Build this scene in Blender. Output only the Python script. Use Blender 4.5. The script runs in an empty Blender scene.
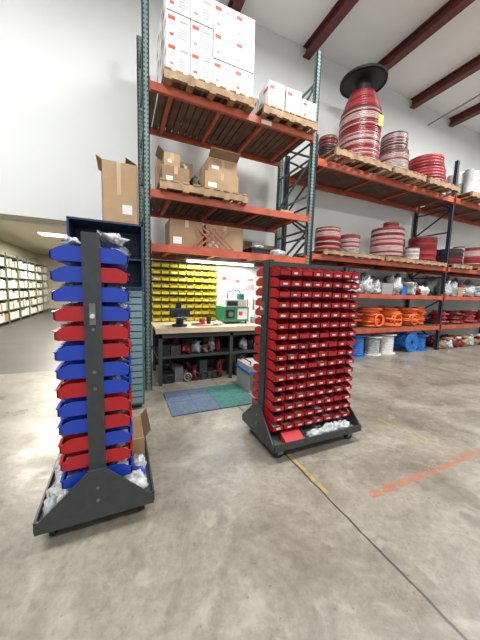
import bpy, math, random
from mathutils import Vector, Matrix, noise
random.seed(7)
R=random.uniform
# ------------------------------------------------------------ materials
def pm(name,col,rough=.6,metal=0,var=.0,scale=8,bump=0,emit=None,es=1,alpha=None):
    m=bpy.data.materials.new(name); m.use_nodes=True
    nt=m.node_tree; b=nt.nodes['Principled BSDF']
    b.inputs['Base Color'].default_value=(*col,1); b.inputs['Roughness'].default_value=rough
    b.inputs['Metallic'].default_value=metal
    if emit:
        b.inputs['Emission Color'].default_value=(*emit,1); b.inputs['Emission Strength'].default_value=es
    if var>0 or bump>0:
        tc=nt.nodes.new('ShaderNodeTexCoord'); n=nt.nodes.new('ShaderNodeTexNoise')
        n.inputs['Scale'].default_value=scale; n.inputs['Detail'].default_value=5
        nt.links.new(tc.outputs['Object'],n.inputs['Vector'])
        if var>0:
            cr=nt.nodes.new('ShaderNodeValToRGB')
            cr.color_ramp.elements[0].position=.3; cr.color_ramp.elements[1].position=.7
            cr.color_ramp.elements[0].color=(*[c*(1-var) for c in col],1)
            cr.color_ramp.elements[1].color=(*[min(1,c*(1+var)) for c in col],1)
            nt.links.new(n.outputs['Fac'],cr.inputs['Fac']); nt.links.new(cr.outputs['Color'],b.inputs['Base Color'])
        if bump>0:
            bp=nt.nodes.new('ShaderNodeBump'); bp.inputs['Strength'].default_value=bump; bp.inputs['Distance'].default_value=.02
            nt.links.new(n.outputs['Fac'],bp.inputs['Height']); nt.links.new(bp.outputs['Normal'],b.inputs['Normal'])
    return m
WALL=pm('painted_wall',(.68,.69,.69),.8,var=.04,scale=.6)
CEIL=pm('white_insulation',(.86,.87,.87),.8,var=.03,scale=1)
OFFW=pm('office_wall',(.62,.58,.47),.8,var=.05,scale=1)
OFFC=pm('office_ceiling',(.74,.66,.52),.8)
OFFF=pm('office_floor',(.06,.06,.06),.4,var=.2,scale=2)
TRIM=pm('trim_paint',(.16,.13,.07),.6)
ORANGE=pm('beam_orange',(.42,.075,.03),.5,var=.25,scale=6)
TEAL=pm('upright_teal',(.13,.19,.18),.5,.2,var=.2,scale=10)
NAVY=pm('upright_navy',(.012,.02,.035),.5,.1,var=.2)
HOLE=pm('hole_dark',(.01,.012,.015),.8)
WOOD=pm('pallet_wood',(.31,.20,.11),.8,var=.35,scale=7)
DWOOD=pm('deck_wood',(.12,.065,.042),.8,var=.4,scale=5)
TOPW=pm('bench_wood',(.52,.40,.26),.6,var=.15,scale=5)
CARD=pm('cardboard',(.36,.235,.13),.8,var=.12,scale=5)
CARD2=pm('cardboard_dark',(.25,.155,.085),.8,var=.12,scale=5)
TAPE=pm('packing_tape',(.45,.33,.19),.3)
WBOX=pm('white_carton',(.72,.71,.70),.7,var=.05,scale=5)
PRED=pm('red_print',(.55,.06,.04),.6)
PGRY=pm('grey_print',(.28,.27,.27),.6)
RED=pm('red_plastic',(.42,.010,.016),.32)
RED2=pm('dark_red_plastic',(.30,.006,.012),.34)
BLUE=pm('blue_plastic',(.012,.048,.42),.34)
YEL=pm('yellow_plastic',(.66,.54,.03),.4)
LAB=pm('label_white',(.65,.63,.61),.5)
STEEL=pm('cart_grey_steel',(.052,.058,.062),.42,.35,var=.1,scale=20)
STEEL2=pm('tray_steel',(.16,.17,.175),.4,.4,var=.15,scale=10)
BLK=pm('black_rubber',(.012,.012,.013),.55)
BAG=pm('plastic_bag',(.42,.43,.44),.16,var=.5,scale=22,bump=.9)
CLUT=pm('mixed_parts',(.20,.18,.17),.5,var=.7,scale=30,bump=.5)
DKF=pm('dark_parts',(.05,.045,.045),.4,var=.7,scale=40,bump=.5)
CABR=pm('cable_red',(.33,.03,.035),.35,var=.2,scale=4)
CABD=pm('cable_darkred',(.17,.012,.018),.35)
CABP=pm('cable_pale',(.46,.32,.31),.35,var=.15,scale=10)
CABO=pm('hose_orange',(.72,.13,.025),.45,var=.2,scale=9)
GRYC=pm('grey_tubing',(.34,.36,.37),.4,var=.3,scale=12)
SPBL=pm('spool_blue',(.01,.13,.45),.4)
MATB=pm('mat_blue',(.065,.09,.14),.85,var=.25,scale=30,bump=.4)
MATT=pm('mat_teal',(.03,.11,.095),.85,var=.25,scale=30,bump=.4)
CNAVY=pm('cabinet_navy',(.012,.035,.085),.4,.1)
DRAW=pm('drawer_teal',(.17,.27,.30),.5,.1)
DRAW2=pm('drawer_teal_dark',(.07,.13,.15),.5,.1)
GREEN=pm('machine_green',(.02,.20,.10),.4)
BROWNRED=pm('purlin_red',(.13,.03,.025),.6,var=.2,scale=3)
LATT=pm('lattice_rust',(.26,.09,.05),.6,var=.2)
TUBE=pm('tube_light',(1,1,1),.5,emit=(.95,1,1),es=9)
PANEL=pm('ceiling_panel_light',(1,1,1),.5,emit=(1,.95,.85),es=5)
SHELFG=pm('shelf_green',(.12,.18,.12),.5)
# ------------------------------------------------------------ mesh builder
class MB:
    def __init__(s): s.v=[];s.f=[];s.mi=[];s.sm=[];s.mats=[];s.T=Matrix.Identity(4)
    def m(s,mat):
        if mat not in s.mats: s.mats.append(mat)
        return s.mats.index(mat)
    def add(s,vs,fs,mat,smooth=False,T=None):
        b=len(s.v); M=s.T if T is None else s.T@T
        s.v+= [tuple(M@Vector(v)) for v in vs]
        k=s.m(mat)
        for f in fs: s.f.append([i+b for i in f]); s.mi.append(k); s.sm.append(smooth)
    def box(s,x0,x1,y0,y1,z0,z1,mat,T=None):
        vs=[(x,y,z) for z in (z0,z1) for y in (y0,y1) for x in (x0,x1)]
        s.add(vs,[(0,2,3,1),(4,5,7,6),(0,1,5,4),(2,6,7,3),(0,4,6,2),(1,3,7,5)],mat,False,T)
    def prism(s,prof,a0,a1,axis,mat,T=None):
        n=len(prof)
        def mk(a,p): return {'x':(a,p[0],p[1]),'y':(p[0],a,p[1]),'z':(p[0],p[1],a)}[axis]
        vs=[mk(a0,p) for p in prof]+[mk(a1,p) for p in prof]
        fs=[list(range(n))[::-1],list(range(n,2*n))]+[(i,(i+1)%n,(i+1)%n+n,i+n) for i in range(n)]
        s.add(vs,fs,mat,False,T)
    def lathe(s,prof,mat,T=None,n=32,caps=True,mats=None,smooth=True):
        vs=[];k=len(prof)
        for (r,z) in prof:
            for i in range(n):
                a=2*math.pi*i/n; vs.append((r*math.cos(a),r*math.sin(a),z))
        for j in range(k-1):
            fs=[(j*n+i,j*n+(i+1)%n,(j+1)*n+(i+1)%n,(j+1)*n+i) for i in range(n)]
            vv=vs[j*n:(j+2)*n]
            s.add(vv,[[q-j*n for q in f] for f in fs],(mats[j] if mats else mat),smooth,T)
        if caps:
            s.add(vs[:n],[list(range(n))[::-1]],mats[0] if mats else mat,False,T)
            s.add(vs[-n:],[list(range(n))],mats[-1] if mats else mat,False,T)
    def cyl(s,c,r,h,mat,axis='z',n=24):
        T=Matrix.Translation(c)
        if axis=='x': T=T@Matrix.Rotation(math.pi/2,4,'Y')
        if axis=='y': T=T@Matrix.Rotation(-math.pi/2,4,'X')
        s.lathe([(r,0),(r,h)],mat,T,n)
    def torus(s,c,Rm,r,mat,axis='z',n=36,k=8,T=None):
        vs=[];fs=[]
        for i in range(n):
            a=2*math.pi*i/n
            for j in range(k):
                b=2*math.pi*j/k; q=Rm+r*math.cos(b)
                vs.append((q*math.cos(a),q*math.sin(a),r*math.sin(b)))
        for i in range(n):
            for j in range(k):
                fs.append((i*k+j,((i+1)%n)*k+j,((i+1)%n)*k+(j+1)%k,i*k+(j+1)%k))
        M=Matrix.Translation(c)
        if axis=='x': M=M@Matrix.Rotation(math.pi/2,4,'Y')
        if axis=='y': M=M@Matrix.Rotation(math.pi/2,4,'X')
        if T: M=M@T
        s.add(vs,fs,mat,True,M)
    def tube(s,pts,r,mat,n=8):
        for a,b in zip(pts[:-1],pts[1:]):
            a=Vector(a);b=Vector(b);d=b-a
            q=d.to_track_quat('Z','Y').to_matrix().to_4x4()
            s.lathe([(r,0),(r,d.length)],mat,Matrix.Translation(a)@q,n)
    def strip(s,a,b,w,t,mat,nrm='x'):
        a=Vector(a);b=Vector(b);d=b-a
        q=d.to_track_quat('Z','X').to_matrix().to_4x4()
        s.box(-w/2,w/2,-t/2,t/2,0,d.length,mat,Matrix.Translation(a)@q)
    def blob(s,c,sx,sy,sz,mat,seed=0,amp=.3,flat=True):
        vs=[];n=22;k=13
        for j in range(k):
            th=math.pi*j/(k-1)
            for i in range(n):
                ph=2*math.pi*i/n
                p=Vector((math.sin(th)*math.cos(ph),math.sin(th)*math.sin(ph),math.cos(th)))
                d=1+amp*noise.noise(p*2.3+Vector((seed*3.1,seed,0))) + amp*.7*noise.noise(p*6+Vector((seed,0,5)))
                z=p.z*d
                if flat: z=max(z,-.6)
                vs.append((c[0]+sx*p.x*d,c[1]+sy*p.y*d,c[2]+sz*(z+(.6 if flat else 0))))
        fs=[(j*n+i,(j+1)*n+i,(j+1)*n+(i+1)%n,j*n+(i+1)%n) for j in range(k-1) for i in range(n)]
        s.add(vs,fs,mat,True)
    def obj(s,name,bevel=0):
        me=bpy.data.meshes.new(name); me.from_pydata(s.v,[],s.f)
        for mt in s.mats: me.materials.append(mt)
        me.polygons.foreach_set('material_index',s.mi); me.polygons.foreach_set('use_smooth',s.sm)
        me.update(); o=bpy.data.objects.new(name,me); bpy.context.scene.collection.objects.link(o)
        if bevel:
            bm=o.modifiers.new('bevel','BEVEL'); bm.width=bevel; bm.segments=2; bm.limit_method='ANGLE'
        return o
# ------------------------------------------------------------ room shell
WY=5.45; WH=6.9
def simple(name,boxes,mat):
    b=MB()
    for q in boxes: b.box(*q,mat)
    return b.obj(name)
FM=bpy.data.materials.new('concrete_floor'); FM.use_nodes=True
nt=FM.node_tree; N=nt.nodes.new; L=nt.links.new; bs=nt.nodes['Principled BSDF']
tc=N('ShaderNodeTexCoord'); sp=N('ShaderNodeSeparateXYZ'); L(tc.outputs['Object'],sp.inputs[0])
def nz(scale,det=6,rough=.6,dist=0):
    n=N('ShaderNodeTexNoise'); n.inputs['Scale'].default_value=scale; n.inputs['Detail'].default_value=det
    n.inputs['Roughness'].default_value=rough; n.inputs['Distortion'].default_value=dist
    L(tc.outputs['Object'],n.inputs['Vector']); return n.outputs['Fac']
def ramp(f,stops):
    c=N('ShaderNodeValToRGB'); e=c.color_ramp.elements
    e[0].position,e[0].color=stops[0][0],(*stops[0][1],1); e[1].position,e[1].color=stops[-1][0],(*stops[-1][1],1)
    for p,cc in stops[1:-1]:
        q=e.new(p); q.color=(*cc,1)
    L(f,c.inputs['Fac']); return c.outputs['Color']
def mix(f,a,b,mode='MIX'):
    m=N('ShaderNodeMix'); m.data_type='RGBA'; m.blend_type=mode
    if isinstance(f,float): m.inputs[0].default_value=f
    else: L(f,m.inputs[0])
    for k,x in ((6,a),(7,b)):
        if isinstance(x,tuple): m.inputs[k].default_value=(*x,1)
        else: L(x,m.inputs[k])
    return m.outputs[2]
def mth(op,a,b=None,c=None):
    m=N('ShaderNodeMath'); m.operation=op
    for i,x in enumerate((a,b,c)):
        if x is None: continue
        if isinstance(x,(int,float)): m.inputs[i].default_value=x
        else: L(x,m.inputs[i])
    return m.outputs[0]
base=ramp(nz(1.3,9,.68,.6),[(.34,(.15,.130,.102)),(.47,(.215,.190,.153)),(.56,(.26,.232,.19)),(.68,(.33,.30,.25))])
fine=ramp(nz(18,7,.75),[(.3,(.62,.62,.62)),(.62,(1.06,1.06,1.06))])
col=mix(.85,base,fine,'MULTIPLY')
blot=ramp(nz(3.2,5,.65,1.5),[(.55,(0,0,0)),(.66,(1,1,1))])
col=mix(mth('MULTIPLY',blot,.35),col,(.37,.34,.29))
spots=ramp(nz(5.5,4,.6,.5),[(.60,(0,0,0)),(.70,(1,1,1))])
col=mix(mth('MULTIPLY',spots,.42),col,(.11,.09,.07))
chip=ramp(nz(38,2,.5,0),[(.69,(0,0,0)),(.73,(1,1,1))])
col=mix(mth('MULTIPLY',chip,.5),col,(.07,.06,.05))
def band(o,c,w,sm=.004):
    return mth('LESS_THAN',mth('ABSOLUTE',mth('SUBTRACT',o,c)),w)
X,Y=sp.outputs[0],sp.outputs[1]
wob=mth('MULTIPLY',mth('SUBTRACT',nz(5,3),.5),.03)
Xw=mth('ADD',X,wob)
jm=band(Xw,1.36,.008); col=mix(mth('MULTIPLY',jm,.9),col,(.04,.035,.03))
jm2=band(Xw,-4.64,.007); col=mix(jm2,col,(.05,.045,.04))
wob2=mth('MULTIPLY',mth('SUBTRACT',nz(2.5,6,.7),.5),.5)
ck=mth('MULTIPLY',band(mth('ADD',Y,wob2),2.45,.003),mth('GREATER_THAN',X,2.1)); col=mix(mth('MULTIPLY',ck,.6),col,(.07,.06,.05))
br=mth('GREATER_THAN',nz(16,5,.7),.47)
rl=mth('MULTIPLY',mth('MULTIPLY',band(mth('ADD',Y,wob),1.25,.032),mth('GREATER_THAN',X,1.68)),br)
col=mix(mth('MULTIPLY',rl,.7),col,(.36,.11,.055))
br2=mth('GREATER_THAN',nz(13,5,.7),.47)
yl=mth('MULTIPLY',mth('MULTIPLY',band(Xw,1.39,.013),band(Y,1.65,.26)),br2)
yl2=mth('MULTIPLY',mth('MULTIPLY',band(Xw,2.82,.012),band(Y,1.75,.35)),br2)
col=mix(mth('MULTIPLY',mth('MAXIMUM',yl,yl2),.8),col,(.42,.27,.04))
L(col,bs.inputs['Base Color'])
rr=N('ShaderNodeMapRange'); L(nz(2.2,6,.65),rr.inputs[0]); rr.inputs[1].default_value=.35; rr.inputs[2].default_value=.65; rr.inputs[3].default_value=.25; rr.inputs[4].default_value=.48
L(rr.outputs[0],bs.inputs['Roughness'])
bp=N('ShaderNodeBump'); bp.inputs['Strength'].default_value=.12; bp.inputs['Distance'].default_value=.01
L(nz(20,5),bp.inputs['Height']); L(bp.outputs['Normal'],bs.inputs['Normal'])
simple('floor',[(-6,16,-7,WY,-.1,0)],FM)
simple('floor_side_room',[(-4.6,3,WY+.001,20,-.1,0)],OFFF)
simple('wall_back',[(-6,-2.95,WY,WY+.15,0,WH),(-2.95,-.62,WY,WY+.15,2.5,WH),(-.62,16,WY,WY+.15,0,WH)],WALL)
simple('wall_left',[(-6.15,-6,-7,WY,0,WH)],WALL)
simple('wall_right',[(16,16.15,-7,WY,0,WH)],WALL)
simple('ceiling',[(-6,16,-7,WY+.15,WH,WH+.1)],CEIL)
simple('trim_1',[(-3.02,-2.95,WY-.02,WY,0,2.57),(-2.95,-.62,WY-.02,WY,2.5,2.57),(-.62,-.55,WY-.02,WY,0,2.57)],TRIM)
simple('wall_side_room_left',[(-4.75,-4.6,WY+.15,20,0,3.3)],OFFW)
simple('wall_side_room_right',[(3,3.15,WY+.15,20,0,3.3)],OFFW)
simple('wall_side_room_far',[(-4.6,3,20,20.15,0,3.3)],OFFW)
simple('ceiling_side_room',[(-4.75,3.15,WY+.15,20.15,3.3,3.4)],OFFC)
for i in range(-3,9):   # steel roof purlins
    x=2.05+1.82*i
    if x<-5.8 or x>15.8: continue
    b=MB(); b.box(x-.09,x+.09,-7,WY-.01,WH-.02,WH-.001,BROWNRED); b.box(x-.012,x+.012,-7,WY-.01,WH-.2,WH-.02,BROWNRED)
    b.box(x-.09,x+.09,-7,WY-.01,WH-.22,WH-.2,BROWNRED); b.obj('ceiling_beam')
b=MB(); b.tube([(8.2,WY-.06,WH-.5),(8.2,2,WH-.28)],.02,PGRY); b.obj('ceiling_conduit')
for yy in (8,11.5,15):
    b=MB(); b.box(-2.6,-1.4,yy,yy+.6,3.26,3.28,PANEL); b.box(-2.64,-1.36,yy-.04,yy+.64,3.28,3.2995,LAB); b.obj('ceiling_light')
    ld=bpy.data.lights.new('side_room_light','AREA'); ld.shape='RECTANGLE'; ld.size=1.2; ld.size_y=.6; ld.energy=250; ld.color=(1,.93,.8)
    o=bpy.data.objects.new('side_room_light',ld); o.location=(-2,yy+.3,3.22); bpy.context.scene.collection.objects.link(o)
b=MB()
y=7.6
while y<18.4:
    for x in (-4.4,-3.85):
        b.box(x,x+.04,y,y+.04,0,2.6,SHELFG)
    for k in range(7):
        z=.12+.4*k
        b.box(-4.4,-3.81,y,y+1.2,z-.03,z,SHELFG)
        if k<6:
            yy=y+.05
            while yy<y+1.08:
                w=R(.12,.2); b.box(-4.35,-3.84,yy,yy+w-.015,z+.001,z+R(.18,.32),random.choice([LAB,WBOX,CARD,LAB,WBOX,WBOX])); yy+=w
    y+=1.22
b.obj('storage_shelving')
b=MB()
for x0 in (-2.2,):
    for k in range(5):
        b.box(x0,x0+1.8,18.4,18.9,.1+.45*k,.13+.45*k,SHELFG)
        for i in range(8): b.box(x0+.04+i*.22,x0+.22+i*.22,18.42,18.85,.131+.45*k,.13+.45*k+R(.2,.33),random.choice([LAB,WBOX,CARD]))
    for x in (x0,x0+1.77): b.box(x,x+.03,18.4,18.9,0,2.1,SHELFG)
b.obj('storage_shelving')
# ------------------------------------------------------------ generic parts
def hopper(b,T,w,l,h,mat,label=True,fill=None,t=.004):
    """bin: back at y=0, opening to -y, x 0..w, z 0..h"""
    prof=[(0,0),(-l*.90,0),(-l,h*.12),(-l,h*.58),(-l*.76,h*.88),(-l*.6,h),(0,h)]
    b.prism(prof,0,t,'x',mat,T); b.prism(prof,w-t,w,'x',mat,T)
    b.box(t,w-t,-l*.9,0,0,t,mat,T); b.box(t,w-t,-t,0,t,h,mat,T)
    b.prism([(-l*.9,0),(-l,h*.12),(-l,h*.58),(-l-.008,h*.61),(-l-.008,h*.66),(-l+.006,h*.62),(-l+.006,h*.14)],0,w,'x',mat,T)
    if label:
        a=R(-.06,.06); b.box(w*(.3+a),w*(R(.6,.74)+a),-l-.0015,-l,h*.22,h*R(.38,.46),LAB,T)
    if fill: b.box(t*1.5,w-t*1.5,-l*.88,-t*1.5,t,h*R(.25,.55),fill,T)
def pallet(b,x0,x1,y0,y1,z,mat=WOOD,h=.13):
    for k in range(3):
        yy=y0+(y1-y0-.05)*k/2
        b.box(x0,x1,yy,yy+.05,z+.018,z+h-.02,mat)
    n=9
    for k in range(n):
        xx=x0+(x1-x0-.09)*k/(n-1); b.box(xx,xx+.09,y0-R(0,.01),y1,z+h-.02,z+h,mat)
    for k in range(5):
        xx=x0+(x1-x0-.09)*k/4; b.box(xx,xx+.09,y0,y1,z,z+.018,mat)
def carton(b,x0,x1,y0,y1,z0,z1,mat=CARD,tape=True):
    b.box(x0,x1,y0,y1,z0,z1,mat)
    if tape:
        xm=(x0+x1)/2; b.box(xm-.025,xm+.025,y0-.0015,y1,z1-.1,z1+.0015,TAPE)
        b.box(x0+.05,x0+.05+(x1-x0)*.25,y0-.001,y0,z0+.05,z0+.05+(z1-z0)*.25,LAB)
def white_carton(b,x0,x1,y0,y1,z0,z1):
    b.box(x0,x1,y0,y1,z0,z1,WBOX)
    w=x1-x0;h=z1-z0;e=.0015
    b.box(x0+.06*w,x0+.36*w,y0-e,y0,z0+.72*h,z0+.86*h,PRED)
    b.box(x0+.55*w,x0+.9*w,y0-e,y0,z0+.74*h,z0+.80*h,PGRY)
    for k in range(4): b.box(x0+.5*w,x0+R(.75,.93)*w,y0-e,y0,z0+(.2+.09*k)*h,z0+(.235+.09*k)*h,PGRY)
    b.box(x0+.12*w,x0+.3*w,y0-e*1.5,y0,z0+.2*h,z0+.3*h,PRED if R(0,1)<.5 else PGRY)
    d=y1-y0
    b.box(x0-e,x0,y0+.1*d,y0+.5*d,z0+.7*h,z0+.84*h,PRED); b.box(x0-e,x0,y0+.55*d,y0+.9*d,z0+.25*h,z0+.5*h,PGRY)
    b.box(x0,x1,y0+.45*d,y0+.55*d,z1,z1+e,TAPE)
def upright_post(b,x,y,H,mat,face=-1,w=.085,d=.07,holes=True):
    b.box(x-w/2,x+w/2,y-d/2,y-d/2+.012,0.01,H,mat)
    b.box(x-w/2,x-w/2+.012,y-d/2,y+d/2,0.01,H,mat); b.box(x+w/2-.012,x+w/2,y-d/2,y+d/2,0.01,H,mat)
    b.box(x-w/2-.02,x+w/2+.02,y-d/2-.02,y+d/2+.02,0,.012,mat)
    if holes:
        z=.1
        while z<H-.04:
            for dx in (-.02,.02): b.box(x+dx-.008,x+dx+.008,y-d/2-.001,y-d/2,z,z+.022,HOLE)
            b.box(x-w/2-.001,x-w/2,y-.008,y+.008,z,z+.022,HOLE)
            z+=.055
def frame(b,x,y0,y1,H,mat,holes=True):
    upright_post(b,x,y0,H,mat,holes=holes); upright_post(b,x,y1,H,mat,holes=holes)
    z=.2; up=True
    b.strip((x,y0,z),(x,y1,z),.035,.025,mat)
    while z+.6<H:
        a,c=((y0,z),(y1,z+.6)) if up else ((y1,z),(y0,z+.6))
        b.strip((x,a[0],a[1]),(x,c[0],c[1]),.035,.025,mat); z+=.6; up=not up
        b.strip((x,y0,z),(x,y1,z),.035,.025,mat)
def beams(b,x0,x1,y0,y1,z,mat=ORANGE,deck=True,hb=.1):
    for y in (y0,y1):
        b.box(x0+.045,x1-.045,y-.045,y+.005,z-hb,z,mat)
        for xx,s in ((x0,1),(x1,-1)):
            b.box(min(xx+.043*s,xx+.053*s),max(xx+.043*s,xx+.053*s),y-.055,y+.015,z-hb-.04,z+.05,mat)
    if deck:
        x=x0+.07
        while x<x1-.16:
            b.box(x,x+.09,y0+.006,y1-.046,z-.03,z-.003,DWOOD); x+=.108
        for k in range(4):
            xx=x0+.3+(x1-x0-.6)*k/3; b.box(xx,xx+.05,y0+.006,y1-.046,z-.08,z-.031,mat)
LX0,LX1,LY0,LY1=.34,3.06,3.96,5.0
b=MB()
frame(b,LX0,LY0,LY1,5.45,TEAL); frame(b,LX1,LY0,LY1,5.45,TEAL)
for z in (2.1,2.82,4.15): beams(b,LX0,LX1,LY0,LY1,z)
b.box(2.02,2.2,LY0-.047,LY0-.045,4.065,4.125,LAB)
b.obj('pallet_rack')
RX=[3.46,8.05,12.4]; RY0,RY1=4.42,5.36
b=MB()
for x in RX: frame(b,x,RY0,RY1,5.0 if x>4 else 4.5,NAVY,holes=False)
for i in range(2):
    for z in (.68,1.5,2.27,4.08): beams(b,RX[i],RX[i+1],RY0,RY1,z,hb=.13 if z>4 else .1)
b.obj('pallet_rack')
# ------------------------------------------------------------ left rack loads
b=MB(); pallet(b,.55,1.83,3.78,4.92,4.152); b.obj('wood_pallet')
b=MB()
cw=.31; ch=.345
for r in range(3):
    for c in range(4):
        for d in range(3):
            x=.58+c*cw; y=3.82+d*.35; z=4.283+r*(ch+.002)
            j=R(-.01,.01)
            white_carton(b,x+.005,x+cw-.005,y+.004+j,y+.34+j,z,z+ch)
b.obj('carton_stack',.003)
b=MB(); pallet(b,2.0,3.0,3.8,4.85,4.152); b.obj('wood_pallet')
b=MB()
for (x,h) in ((2.1,.38),(2.42,.38),(2.72,.3)):
    for d in range(2): white_carton(b,x,x+.28,3.86+d*.38,4.2+d*.38,4.283,4.283+h)
b.obj('carton_stack',.003)
b=MB(); pallet(b,.5,1.8,3.84,4.9,2.822); b.obj('wood_pallet')
b=MB(); carton(b,.55,.93,4.0,4.4,2.953,3.2,CARD2); carton(b,.58,.8,4.03,4.35,3.202,3.38,CARD)
b.prism([(.58,3.382),(.5,3.44),(.5,3.446),(.58,3.388)],4.03,4.35,'y',CARD2); b.obj('cardboard_box_stack')
b=MB(); b.blob((.88,4.2,3.202),.07,.12,.07,CLUT,3); b.obj('cable_bundle')
b=MB(); carton(b,.55,1.1,4.5,4.85,2.953,3.5,CARD); b.obj('cardboard_box')
b=MB(); carton(b,1.15,1.68,3.95,4.5,2.953,3.22); carton(b,1.2,1.66,3.97,4.45,3.222,3.42,CARD); b.prism([(3.97,3.422),(3.85,3.5),(3.85,3.505),(3.97,3.43)],1.2,1.66,'x',CARD2); b.obj('cardboard_box_stack')
b=MB(); b.blob((1.04,4.2,2.953),.08,.2,.13,BLK,5); b.obj('cable_bundle')
b=MB(); b.box(1.98,2.5,4.15,4.7,2.822,2.84,CARD2); b.box(2.02,2.46,4.2,4.68,2.841,2.862,CARD); b.box(2.05,2.4,4.17,4.6,2.863,2.88,CARD2); b.obj('flattened_cardboard')
b=MB(); carton(b,2.62,2.9,4.2,4.6,2.823,2.95,CARD); b.obj('cardboard_box')
b=MB(); carton(b,.66,1.16,4.05,4.5,2.103,2.5,CARD2); b.obj('cardboard_box')
b=MB(); carton(b,1.22,1.85,4.1,4.6,2.103,2.5,CARD); b.obj('cardboard_box')
b=MB(); carton(b,1.9,2.3,4.65,4.95,2.103,2.42,CARD2); carton(b,2.4,2.8,4.65,4.95,2.103,2.38,CARD); b.obj('cardboard_box_stack')
b=MB()
for k in range(4): b.strip((1.0+.09*k,3.985,2.13),(1.3+.09*k,4.03,2.43),.022,.012,LATT); b.strip((1.35+.09*k,3.975,2.13),(1.05+.09*k,4.02,2.43),.022,.012,LATT)
b.strip((1.0,3.98,2.12),(1.64,3.98,2.12),.03,.02,LATT)
b.obj('wire_lattice_bracket')
b=MB(); b.box(2.0,2.35,4.05,4.4,2.103,2.2,BLK); b.box(1.985,2.365,4.035,4.415,2.19,2.21,BLK); b.blob((2.18,4.22,2.211),.12,.12,.05,BAG,8); b.obj('plastic_tote')
b=MB(); b.blob((2.6,4.25,2.103),.2,.18,.09,BAG,6); b.obj('plastic_bag_pile')
b=MB(); b.box(1.0,2.3,4.5,4.62,1.985,2.015,LAB); b.cyl((1.03,4.56,1.965),.016,1.24,TUBE,'x',12); b.box(1.0,1.02,4.52,4.6,1.945,1.985,LAB); b.box(2.28,2.3,4.52,4.6,1.945,1.985,LAB)
b.obj('fluorescent_light')
ld=bpy.data.lights.new('tube_glow','AREA'); ld.shape='RECTANGLE'; ld.size=1.2; ld.size_y=.08; ld.energy=40; ld.color=(.93,1,1)
o=bpy.data.objects.new('tube_glow',ld); o.location=(1.65,4.56,1.94); bpy.context.scene.collection.objects.link(o)
# workbench
b=MB()
b.box(.45,2.95,4.02,4.97,.86,.9,TOPW); b.box(.45,2.95,4.0,4.02,.82,.9,TOPW)
for x in (.5,1.65,2.86):
    for y in (4.05,4.88): b.box(x,x+.05,y,y+.05,0,.86,STEEL)
b.box(.48,2.93,4.06,4.95,.42,.45,STEEL); b.box(.5,2.9,4.05,4.08,.74,.82,STEEL); b.box(.5,2.9,4.9,4.93,.1,.82,STEEL)
b.obj('workbench')
b=MB()
for zz in (.452,.0):
    for row in range(2):
        x=.58
        while x<2.75:
            w=R(.08,.22)
            if abs(x+w/2-1.67)>w/2+.04:
                h=R(.12,.34)
                if zz>.4: h=min(h,.27)
                if R(0,1)<.5: b.box(x,x+w-.015,4.14+row*.32,4.4+row*.32,zz+.0,zz+h,random.choice([BLK,STEEL2,DKF,BLK,CARD2,STEEL,DKF]))
                else: b.blob((x+w/2,4.26+row*.32,zz),w*.45,.11,h*.55,random.choice([CLUT,GRYC,DKF,CABD,BLK]),int(x*10),amp=.6)
                if R(0,1)<.25: b.torus((x+w/2,4.13,zz+.075),.06,.012,random.choice([BLK,CLUT,CABD]),axis='y',n=20,k=6)
            x+=w
b.obj('under_bench_clutter')
# yellow bins
b=MB(); b.box(.48,1.66,4.9,4.93,.902,1.98,DKF)
for r in range(9):
    for c in range(8):
        hopper(b,Matrix.Translation((.49+c*.146,4.899,.915+r*.117)),.132,.15,.09,YEL,fill=DKF,label=(r+c)%3==0)
b.obj('yellow_bin_rack')
b=MB(); b.box(1.7,2.98,4.9,4.92,.902,1.95,WBOX)
for i,(x,z,w,h,m) in enumerate(((1.75,1.5,.22,.3,LAB),(2.02,1.55,.2,.27,PRED),(2.03,1.56,.18,.25,LAB),(2.28,1.42,.25,.35,LAB),(2.32,1.68,.15,.06,PGRY),(1.78,1.6,.14,.05,PGRY),(2.07,1.64,.1,.06,PRED),(2.6,1.5,.2,.3,YEL),(2.31,1.5,.18,.12,CABP),(1.79,1.68,.1,.08,CABR),(2.64,1.6,.1,.1,PGRY))):
    b.box(x,x+w,4.9-.002-.0006*i,4.9,z,z+h,m)
for i in range(8): b.box(1.78+i*.14,1.8+i*.14,4.88,4.9,1.18-R(0,.12),1.32,random.choice([BLK,PRED,YEL,STEEL2]))
b.obj('notice_board')
b=MB(); b.box(1.62,2.1,4.3,4.72,.94,1.2,GREEN); b.box(1.66,2.06,4.33,4.7,1.2,1.33,LAB)
for x in (1.64,2.04):
    for y in (4.33,4.66): b.cyl((x+.02,y,.901),.018,.04,BLK)
b.box(1.66,1.82,4.29,4.3,1.0,1.15,BLK); b.box(1.88,2.07,4.29,4.3,.98,1.17,LAB); b.box(1.9,1.97,4.285,4.29,1.05,1.12,PRED)
b.cyl((1.74,4.26,1.075),.045,.03,STEEL2,'y'); b.box(1.69,1.89,4.32,4.33,1.22,1.3,BLK)
b.cyl((1.98,4.42,1.33),.07,.1,GREEN); b.tube([(1.74,4.45,1.33),(1.74,4.45,1.46),(1.94,4.42,1.5),(1.98,4.42,1.43)],.012,BLK); b.obj('wire_processing_machine')
b=MB(); b.cyl((2.4,4.6,.901),.08,.2,LAB); b.cyl((2.58,4.5,.901),.06,.14,YEL); b.blob((2.5,4.25,.901),.12,.08,.05,CLUT,2)
b.cyl((1.25,4.35,.901),.05,.1,CABR); b.cyl((1.38,4.4,.901),.04,.13,BLK); b.box(1.05,1.2,4.2,4.3,.901,.94,STEEL2); b.blob((1.48,4.2,.901),.09,.07,.04,BAG,12); b.box(1.1,1.4,4.1,4.16,.901,.915,PRED); b.box(1.78,2.1,4.05,4.2,.901,.907,LAB)
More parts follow.
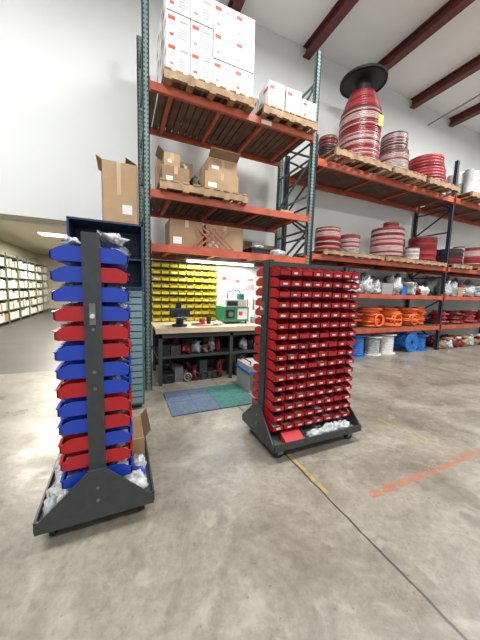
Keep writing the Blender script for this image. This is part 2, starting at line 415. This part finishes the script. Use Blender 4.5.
b.cyl((2.22,4.35,.901),.05,.12,GRYC); b.box(2.2,2.36,4.1,4.22,.901,.96,CABD)
b.obj('bench_supplies')
b=MB(); x,y=.84,4.2
b.cyl((x,y,.901),.12,.03,NAVY); b.cyl((x,y,.93),.06,.10,NAVY); b.box(x-.07,x+.07,y-.16,y+.16,1.02,1.1,NAVY); b.box(x-.14,x+.14,y-.1,y-.05,1.04,1.18,NAVY); b.box(x-.14,x+.14,y+.02,y+.08,1.04,1.18,NAVY); b.box(x-.04,x+.04,y+.08,y+.16,1.1,1.27,NAVY)
b.tube([(x,y-.26,1.06),(x,y-.16,1.06)],.02,STEEL2); b.tube([(x-.15,y-.25,1.06),(x+.15,y-.25,1.06)],.01,STEEL2); b.obj('bench_vise')
b=MB()
for i in range(2):
    b.box(.52,.84,3.0+.38*i,3.375+.38*i,0,.014,MATB); b.box(.843,1.12,3.0+.38*i,3.375+.38*i,0,.014,MATB)
    b.box(1.123,1.4,3.0+.38*i,3.375+.38*i,0,.014,MATT); b.box(1.403,1.66,3.0+.38*i,3.375+.38*i,0,.014,MATT)
b.obj('anti_fatigue_mat')
b=MB(); b.box(1.68,1.95,3.35,3.8,.0,.4,PGRY); b.box(1.665,1.965,3.335,3.815,.28,.32,SPBL); b.box(1.7,1.93,3.345,3.35,.05,.24,STEEL2); b.tube([(1.72,3.4,.4),(1.72,3.4,.45),(1.72,3.75,.45),(1.72,3.75,.4)],.01,BLK); b.obj('equipment_case',.006)
# ------------------------------------------------------------ cabinet left of rack
b=MB()
x0,x1,y0,y1=-.5,.24,3.3,3.8
b.box(x0,x0+.02,y0,y1,1.5,2.2,CNAVY); b.box(x1-.02,x1,y0,y1,1.5,2.2,CNAVY); b.box(x0,x1,y0,y1,2.18,2.2,CNAVY); b.box(x0,x1,y1-.02,y1,1.5,2.18,CNAVY)
b.box(x0,x1,y0,y1,1.48,1.5,CNAVY); b.box(x0+.02,x1-.02,y0+.03,y1-.02,1.8,1.82,CNAVY)
b.box(x0,x1,y0+.05,y1,.06,1.48,DRAW2); b.box(x0+.03,x1-.03,y0+.1,y1-.05,0,.06,BLK)
for k in range(17):
    z=.09+.081*k
    for (xa,xb) in ((x0+.02,x0+.36),(x0+.38,x1-.02)):
        b.box(xa,xb,y0+.03,y0+.05,z,z+.066,DRAW); b.box(xa+.12,xb-.12,y0+.02,y0+.03,z+.03,z+.045,STEEL2)
b.obj('parts_cabinet')
b=MB(); b.blob((-.1,3.5,1.821),.2,.12,.1,BAG,4); b.obj('plastic_bag_pile')
b=MB()
xa,xb,ya,yb,za,zb=-.17,.19,3.34,3.74,2.202,2.84
for q in ((xa,xb,ya,ya+.006),(xa,xb,yb-.006,yb),(xa,xa+.006,ya,yb),(xb-.006,xb,ya,yb)): b.box(*q,za,zb,CARD)
b.box(xa,xb,ya,yb,za,za+.006,CARD)
b.prism([(xa,zb),(xa-.05,zb+.03),(xa-.05,zb+.036),(xa,zb+.006)],ya,yb,'y',CARD); b.prism([(xb,zb),(xb-.12,zb+.06),(xb-.12,zb+.066),(xb,zb+.006)],ya,yb,'y',CARD2)
b.box(xa+.2,xa+.3,ya-.001,ya,za+.1,za+.2,LAB); b.box(xa+.15,xa+.19,ya-.001,ya,za+.3,zb,TAPE)
b.obj('cardboard_box')
# ------------------------------------------------------------ bin carts
def cart(name,T,Lc,ncol,nrow,cf,cb,blen=.19,extra=None,z0=.24,z1=1.74,hf=.86,fills=(CLUT,),pw=.052,W=.33):
    b=MB(); b.T=T; hl=Lc/2
    b.box(-hl,hl,-W,W,.115,.125,STEEL2)
    for s in (-1,1):
        b.box(-hl,hl,s*W-.006,s*W+.006,.105,.17,STEEL); b.box(s*hl-.006,s*hl+.006,-W,W,.105,.17,STEEL)
    for sx in (-1,1):
        for sy in (-1,1):
            cx,cy=sx*(hl-.09),sy*(W-.07)
            b.cyl((cx,cy-.015,.045),.045,.03,BLK,'y',20); b.cyl((cx,cy-.018,.045),.015,.036,STEEL2,'y',12)
            b.box(cx-.025,cx+.025,cy-.026,cy-.02,.04,.1,STEEL2); b.box(cx-.025,cx+.025,cy+.02,cy+.026,.04,.1,STEEL2)
            b.box(cx-.035,cx+.035,cy-.035,cy+.035,.1,.115,STEEL2)
    for s in (-1,1):
        xo=s*(hl-.03)
        b.box(xo-.006,xo+.006,-pw,pw,.13,z1+.05,STEEL)
        for q in (-pw,pw-.006): b.box(min(xo,xo-s*.045),max(xo,xo-s*.045),q,q+.006,.13,z1+.05,STEEL)
        b.box(min(xo,xo-s*.045),max(xo,xo-s*.045),-pw,pw,z1+.044,z1+.05,STEEL)
        xg=s*(hl+.008)
        b.prism([(-W,.1),(W,.1),(W,.15),(.06,.40),(-.06,.40),(-W,.15)],xg-.005,xg+.005,'x',STEEL)
        b.box(min(xo,xg),max(xo,xg),-.05,.05,.36,.4,STEEL)
        for q in (.22,.3): b.cyl((xg+s*.005-(.004 if s<0 else 0),0,q),.01,.004,STEEL2,'x',10)
        for q in (.9,1.0,1.25): b.cyl((xo+s*.006-(.004 if s<0 else 0),0,q),.009,.004,STEEL2,'x',10)
    b.box(-hl+.005,-hl+.024,-.015,.015,1.28,1.4,STEEL2); b.cyl((-hl-.012,0,1.33),.012,.018,LAB,'x',10)
    b.box(-hl+.07,hl-.07,-.018,.018,z0-.06,z1+.03,STEEL)
    b.box(-hl+.03,hl-.03,-.03,.03,z1+.0,z1+.04,STEEL)
    pitch=(z1-z0)/nrow; span=Lc-.08; w=span/ncol
    for r in range(nrow):
        z=z1-(r+1)*pitch
        b.box(-hl+.07,hl-.07,-.026,.026,z+pitch*.7,z+pitch*.76,STEEL)
        for c in range(ncol):
            xx=-hl+.04+c*w
            for side,cm in ((0,cf),(1,cb)):
                g=.005; tw=R(-.015,.015)
                Tm=Matrix.Translation((xx+g,-.028,z)) if side==0 else Matrix.Translation((xx+w-g,.028,z))@Matrix.Rotation(math.pi,4,'Z')
                hopper(b,Tm@Matrix.Rotation(tw,4,'X'),w-2*g,blen*R(.985,1.015),pitch*hf,cm(r,c),fill=random.choice(fills),label=R(0,1)<.85)
    if extra: extra(b)
    return b.obj(name)
def exr(b):
    b.box(-.38,-.18,-.32,-.2,.127,.15,RED); b.prism([(-.32,.15),(-.2,.15),(-.2,.2),(-.22,.2)],-.38,-.18,'x',RED)
    b.blob((-.02,-.27,.126),.1,.045,.045,BAG,1); b.blob((.15,-.27,.126),.1,.045,.06,BAG,9); b.blob((.33,-.26,.126),.1,.05,.05,BAG,13); b.blob((.24,-.26,.15),.06,.04,.04,GRYC,4); b.blob((-.05,.25,.126),.3,.05,.05,BAG,7)
    b.box(.05,.12,-.2,-.1,.126,.16,CLUT)
cart('bin_cart',Matrix.Translation((1.70,2.16,0)),1.02,8,16,lambda r,c:RED if (r*7+c*3)%11 else RED2,lambda r,c:RED,blen=.19,extra=exr,z0=.22,z1=1.73,hf=.84,fills=(DKF,DKF,CLUT,DKF,BAG,CARD2,PGRY))
LB='BBBRRBBRBBRRB'; RB='BRBBRRBBRRBRB'
def exl(b):
    b.blob((-.34,-.2,.126),.1,.09,.07,BAG,2); b.blob((-.14,-.25,.126),.1,.05,.06,BAG,3); b.blob((-.3,-.24,.19),.06,.04,.03,BLUE,3)
    b.blob((-.3,.2,.126),.14,.09,.1,BAG,5); b.blob((-.4,.25,.126),.05,.04,.08,GRYC,15); b.blob((0,.22,.126),.2,.08,.1,BAG,6)
    b.box(-.02,.4,-.30,-.07,.127,.3,CARD); b.box(.0,.38,-.29,-.09,.3,.302,CARD2); b.prism([(-.30,.3),(-.35,.36),(-.346,.363),(-.295,.302)],-.02,.4,'x',CARD2)
    b.box(-.2,-.04,-.2,-.06,.127,.2,PGRY)
    for k in range(13):
        z=.3+.111*k
        for sd in (1,-1):
            for q in range(3):
                if R(0,1)<(.5 if sd>0 else .35):
                    yy=-sd*R(.10,.15)
                    b.blob((-.34+.12*q+R(-.02,.02),yy,z+R(.055,.07)),.042,R(.03,.05),R(.016,.026),random.choice([BAG,BAG,GRYC,LAB,CLUT,DKF]),k*5+q+(sd>0)*50,flat=False,amp=.6)
    b.blob((-.22,-.09,1.755),.16,.08,.045,BAG,11,amp=.6); b.blob((-.2,.12,1.73),.1,.05,.03,BAG,12,amp=.6)
cart('bin_cart',Matrix.Translation((-.15,2.15,0))@Matrix.Rotation(math.pi/2,4,'Z'),.94,8,13,
     lambda r,c:BLUE if RB[r]=='B' else RED,lambda r,c:BLUE if LB[r]=='B' else RED,blen=.165,extra=exl,z0=.3,z1=1.74,hf=.76,fills=(BAG,CLUT,GRYC,CLUT),pw=.045,W=.32)
# ------------------------------------------------------------ right rack loads
def spool(b,x,y,z,r,h,pal=(CABR,CABP,CABP,CABD),flange=None,top=True,n=None):
    T=Matrix.Translation((x,y,z)); n=n or max(6,int(h/.036)); f=.03
    fl=flange or DWOOD
    b.lathe([(r+.03,0),(r+.03,f)],fl,T)
    hh=(h-2*f)/n
    for i in range(n):
        z0=f+i*hh; rr=r*R(.965,1)
        b.lathe([(rr-.012,z0),(rr,z0+hh*.3),(rr,z0+hh*.7),(rr-.012,z0+hh)],pal[i%len(pal)] if R(0,1)<.6 else random.choice(pal),T,caps=False)
    b.lathe([(r*.35,h-f),(r-.01,h-f-.001)],pal[0],T,caps=False)
    if top:
        b.lathe([(r*.95,h-f),(r*.95,h)],fl,T); b.lathe([(r*.15,h+.0),(r*.15,h+.003)],HOLE,T)
DZ=4.082
for (x0,x1) in ((3.72,5.25),(5.36,6.4),(6.55,7.75),(8.3,9.4)):
    b=MB(); pallet(b,x0,x1,4.12,5.3,DZ); b.obj('wood_pallet')
PZ=DZ+.132
b=MB(); spool(b,4.82,4.66,PZ,.43,1.08,pal=(CABR,CABP,CABR,CABD,CABP)); b.box(4.87,4.99,4.215,4.255,PZ+.72,PZ+.93,YEL); b.obj('cable_reel')
b=MB(); T=Matrix.Translation((4.82,4.66,PZ+1.081))
for i in range(7):
    rr=.4-.022*i; b.torus((4.82+R(-.01,.01),4.66,PZ+1.12+i*.06),rr-.03,.038,CABR if i%3 else CABD)
b.lathe([(.28,0),(.28,.4)],CABD,T); b.lathe([(.15,.4),(.15,.68)],BLK,T)
b.lathe([(.45,.68),(.45,.71)],BLK,T,n=48); b.lathe([(.47,.67),(.47,.72),(.43,.72),(.43,.67)],BLK,T,n=48,caps=False); b.lathe([(.12,.71),(.12,.76)],BLK,T)
b.obj('cable_reel')
b=MB(); spool(b,4.05,4.75,PZ,.2,.5,pal=(CABD,BLK,CABR,BLK)); b.obj('cable_reel')
b=MB(); spool(b,5.85,4.6,PZ,.34,.5,pal=(CABR,CABP,CABP,GRYC)); b.obj('cable_reel')
b=MB(); spool(b,5.85,4.6,PZ+.502,.29,.4,pal=(CABP,CABD,GRYC,BLK),flange=BLK); b.obj('cable_reel')
b=MB()
for i in range(9):
    b.torus((7.12+R(-.02,.02),4.68,PZ+.056+i*.075),.48-.014*i,.045,CABR if i%4!=1 else CABD,n=40)
    b.torus((7.12,4.68,PZ+.056+i*.075),.39-.012*i,.05,CABR,n=40)
b.obj('hose_coil')
b=MB()
for zz in (0,.302):
    for i in range(5):
        for j in range(3): b.lathe([(.1,0),(.1,.3)],random.choice([LAB,GRYC,PGRY,LAB]),Matrix.Translation((8.45+.21*i,4.32+.21*j,PZ+zz)),n=20)
b.obj('wire_roll_stack')
MZ=2.272
for (x0,x1) in ((3.75,5.5),(5.6,6.6),(6.62,7.9),(8.2,9.1),(9.5,10.6)):
    b=MB(); pallet(b,x0,x1,4.3,5.3,MZ,h=.1); b.obj('wood_pallet')
MZ+=.102
pals=((CABR,CABP,CABP,CABD),(CABP,CABR,GRYC),(CABD,BLK),(GRYC,LAB,CABP),(CABD,CABR,CABD))
for (x,y,r,h,p) in ((4.2,4.75,.28,.52,0),(4.85,4.75,.24,.44,1),(5.25,5.1,.18,.4,3),(6.1,4.75,.38,.72,0),(6.88,5.05,.2,.6,2),(6.85,4.58,.17,.34,3),(7.5,4.75,.34,.66,4),(8.7,4.75,.36,.45,2),(9.3,4.8,.15,.7,3),(10,4.75,.4,.6,0)):
    b=MB(); spool(b,x,y,MZ if x!=9.3 else 2.272,r,h,pal=pals[p],flange=BLK if p in(2,3) else None); b.obj('cable_reel')
b=MB(); spool(b,6.2,4.75,MZ+.722,.18,.18,pal=(CABD,CABR)); b.obj('cable_reel')
# z 1.5 level
b=MB(); x=3.75; i=0
while x<12:
    w=R(.2,.42)
    if abs(x+w/2-8.05)>.3:
        q=random.choice('bbbtxxc')
        b.blob((x+w/2,5.05,1.502),w*.6,.18,R(.22,.34),random.choice([BAG,CARD2,PGRY,GRYC]),i+9,amp=.5)
        if q=='x': b.box(x,x+w*.9,4.5,4.84,1.502,1.502+R(.16,.4),random.choice([PGRY,CARD2,LAB,CARD,WBOX,SPBL]))
        elif q=='b': b.blob((x+w/2,4.65,1.502),w*.5,.19,R(.15,.26),random.choice([BAG,GRYC,BAG,CABD,LAB]),i,amp=.6)
        elif q=='t':
            for k in range(6):
                for kk in range(2): b.cyl((x+w*.3+kk*w*.4+R(-.02,.02),4.4,1.54+.052*k),.028,.45,random.choice([GRYC,PGRY,LAB]),'y',12)
        else:
            for k in range(5): b.torus((x+w/2+R(-.02,.02),4.68,1.545+k*.065),w*.42,.038,random.choice([GRYC,LAB,CABR]),n=28,k=6)
    x+=w+.01; i+=1
b.obj('bagged_stock')
# z .68 level: loose hose coils
for x,rr,m in ((3.95,.27,CABD),(4.55,.27,CABD),(5.12,.28,CABR),(5.75,.36,CABO),(6.45,.36,CABO),(7.14,.36,CABO),(7.68,.25,CABO),(8.65,.3,CABR),(9.35,.34,CABD),(10.1,.34,CABR),(10.9,.33,CABD)):
    b=MB()
    for k in range(12 if m is CABO else 9):
        a=R(-.12,.12) if k>1 else 0; r2=rr-.045-R(0,.12)
        b.torus((x+R(-.03,.03),4.80+R(-.03,.03),.715+k*.036+abs(a)*.3),r2,.028,m,n=36,k=6,T=Matrix.Rotation(a,4,'X')@Matrix.Rotation(a*R(-1,1),4,'Y')@Matrix.Scale(R(.85,1.0),4,(1,0,0)))
        b.torus((x,4.80,.735+k*.034),max(.05,rr*.45),.05,m,n=24,k=6)
    if m is CABO and x<7.2:
        for q in (0,1): b.torus((x+R(-.1,.1),4.50+.05*q,.86),.14,.02,m,axis='y',n=30,k=6,T=Matrix.Rotation(R(-.2,.2),4,'X'))
    b.obj('orange_hose_coil' if m is CABO else 'cable_coil')
def hspool(b,x,y,r,w,fm,cm):
    for yy in (y,y+w-.02): b.cyl((x,yy,r),r,.02,fm,'y',32)
    b.cyl((x,y-.004,r),r*.2,.004,HOLE,'y',16); b.torus((x,y,r),r*.93,.012,fm,'y'); b.torus((x,y,r),r*.45,.008,fm,'y')
    for k in range(6): a=k*math.pi/3; b.box(r*.25,r*.85,-.006,.002,-.012,.012,fm,Matrix.Translation((x,y-.003,r))@Matrix.Rotation(a,4,'Y'))
    n=6
    for k in range(n): b.torus((x,y+.04+(w-.08)*k/(n-1),r),r*.78-.03,.035,cm,'y',n=28,k=6)
    b.cyl((x,y+.02,r),r*.6,w-.04,cm,'y',24)
for x,m,c in ((4.05,SPBL,SPBL),(4.6,SPBL,CABO),(6.98,SPBL,SPBL)):
    b=MB(); hspool(b,x,4.42,.265,.35,m,c); b.obj('wire_spool')
def vspool(x,y,r,h,m,c):
    b=MB(); T=Matrix.Translation((x,y,0))
    b.lathe([(r,0),(r,.02)],m,T)
    nn=int((h-.06)/.042)
    for k in range(nn): b.torus((x,y,.045+k*.042),r*.66,.03,c,n=28,k=6)
    b.lathe([(r*.62,.02),(r*.62,h-.02)],c,T); b.lathe([(r,h-.02),(r,h)],m,T); b.lathe([(r*.2,h),(r*.2,h+.003)],HOLE,T); b.obj('wire_spool')
vspool(5.2,4.66,.25,.52,SPBL,SPBL); vspool(5.72,4.62,.23,.46,LAB,GRYC); vspool(6.22,4.62,.24,.5,LAB,LAB); vspool(7.58,4.66,.25,.42,SPBL,SPBL); vspool(7.5,5.16,.2,.5,SPBL,BAG)
for x,y in ((6.6,4.95),(5.98,5.1)):
    b=MB(); T=Matrix.Translation((x,y,0)); b.lathe([(.13,0),(.155,.34),(.165,.34),(.165,.37),(.145,.37),(.13,.1)],GRYC,T,n=28); b.obj('plastic_bucket')
b=MB()
for i in range(14): b.blob((8.45+.28*(i%8),4.55+.25*(i//8),.0),.17,.17,.12+.04*(i%3),random.choice([CARD2,CLUT,CABD,CARD,BAG,GRYC]),i,amp=.5)
for i in range(5): b.box(8.6+.4*i,8.85+.4*i,4.42,4.6,.25+.01*i,.3+.01*i,random.choice([CARD,CARD2,LAB]))
b.obj('scrap_pile')
# ------------------------------------------------------------ lights
def area(name,loc,sx,sy,e,col=(1,1,1),rot=(0,0,0)):
    ld=bpy.data.lights.new(name,'AREA'); ld.shape='RECTANGLE'; ld.size=sx; ld.size_y=sy; ld.energy=e; ld.color=col
    o=bpy.data.objects.new(name,ld); o.location=loc; o.rotation_euler=rot; bpy.context.scene.collection.objects.link(o)
for i,(x,y) in enumerate(((-2,2.0),(3,2.0),(8,2.0),(0,-3),(6,-3),(12,1))):
    area('high_bay_lamp',(x,y,6.55),1.6,.8,300,(.99,1,.98))
w=bpy.data.worlds.new('world'); bpy.context.scene.world=w; w.use_nodes=True
bg=w.node_tree.nodes['Background']; bg.inputs[0].default_value=(.95,.98,1,1); bg.inputs[1].default_value=.85
# ------------------------------------------------------------ camera
yaw=math.radians(24.2); th=math.atan(30/265); rl=.03
F=Vector((math.sin(yaw)*math.cos(th),math.cos(yaw)*math.cos(th),-math.sin(th)))
R0=Vector((math.cos(yaw),-math.sin(yaw),0)); U0=R0.cross(F)
Cx=R0*math.cos(rl)+U0*math.sin(rl); Cy=U0*math.cos(rl)-R0*math.sin(rl); Cz=-F
M=Matrix(((Cx.x,Cy.x,Cz.x,0),(Cx.y,Cy.y,Cz.y,0),(Cx.z,Cy.z,Cz.z,1.5),(0,0,0,1)))
cd=bpy.data.cameras.new('camera'); cd.sensor_fit='VERTICAL'; cd.sensor_height=36; cd.lens=36*265/640; cd.clip_start=.05
co=bpy.data.objects.new('camera',cd); co.matrix_world=M; bpy.context.scene.collection.objects.link(co); bpy.context.scene.camera=co
bpy.context.scene.view_settings.view_transform='Standard'
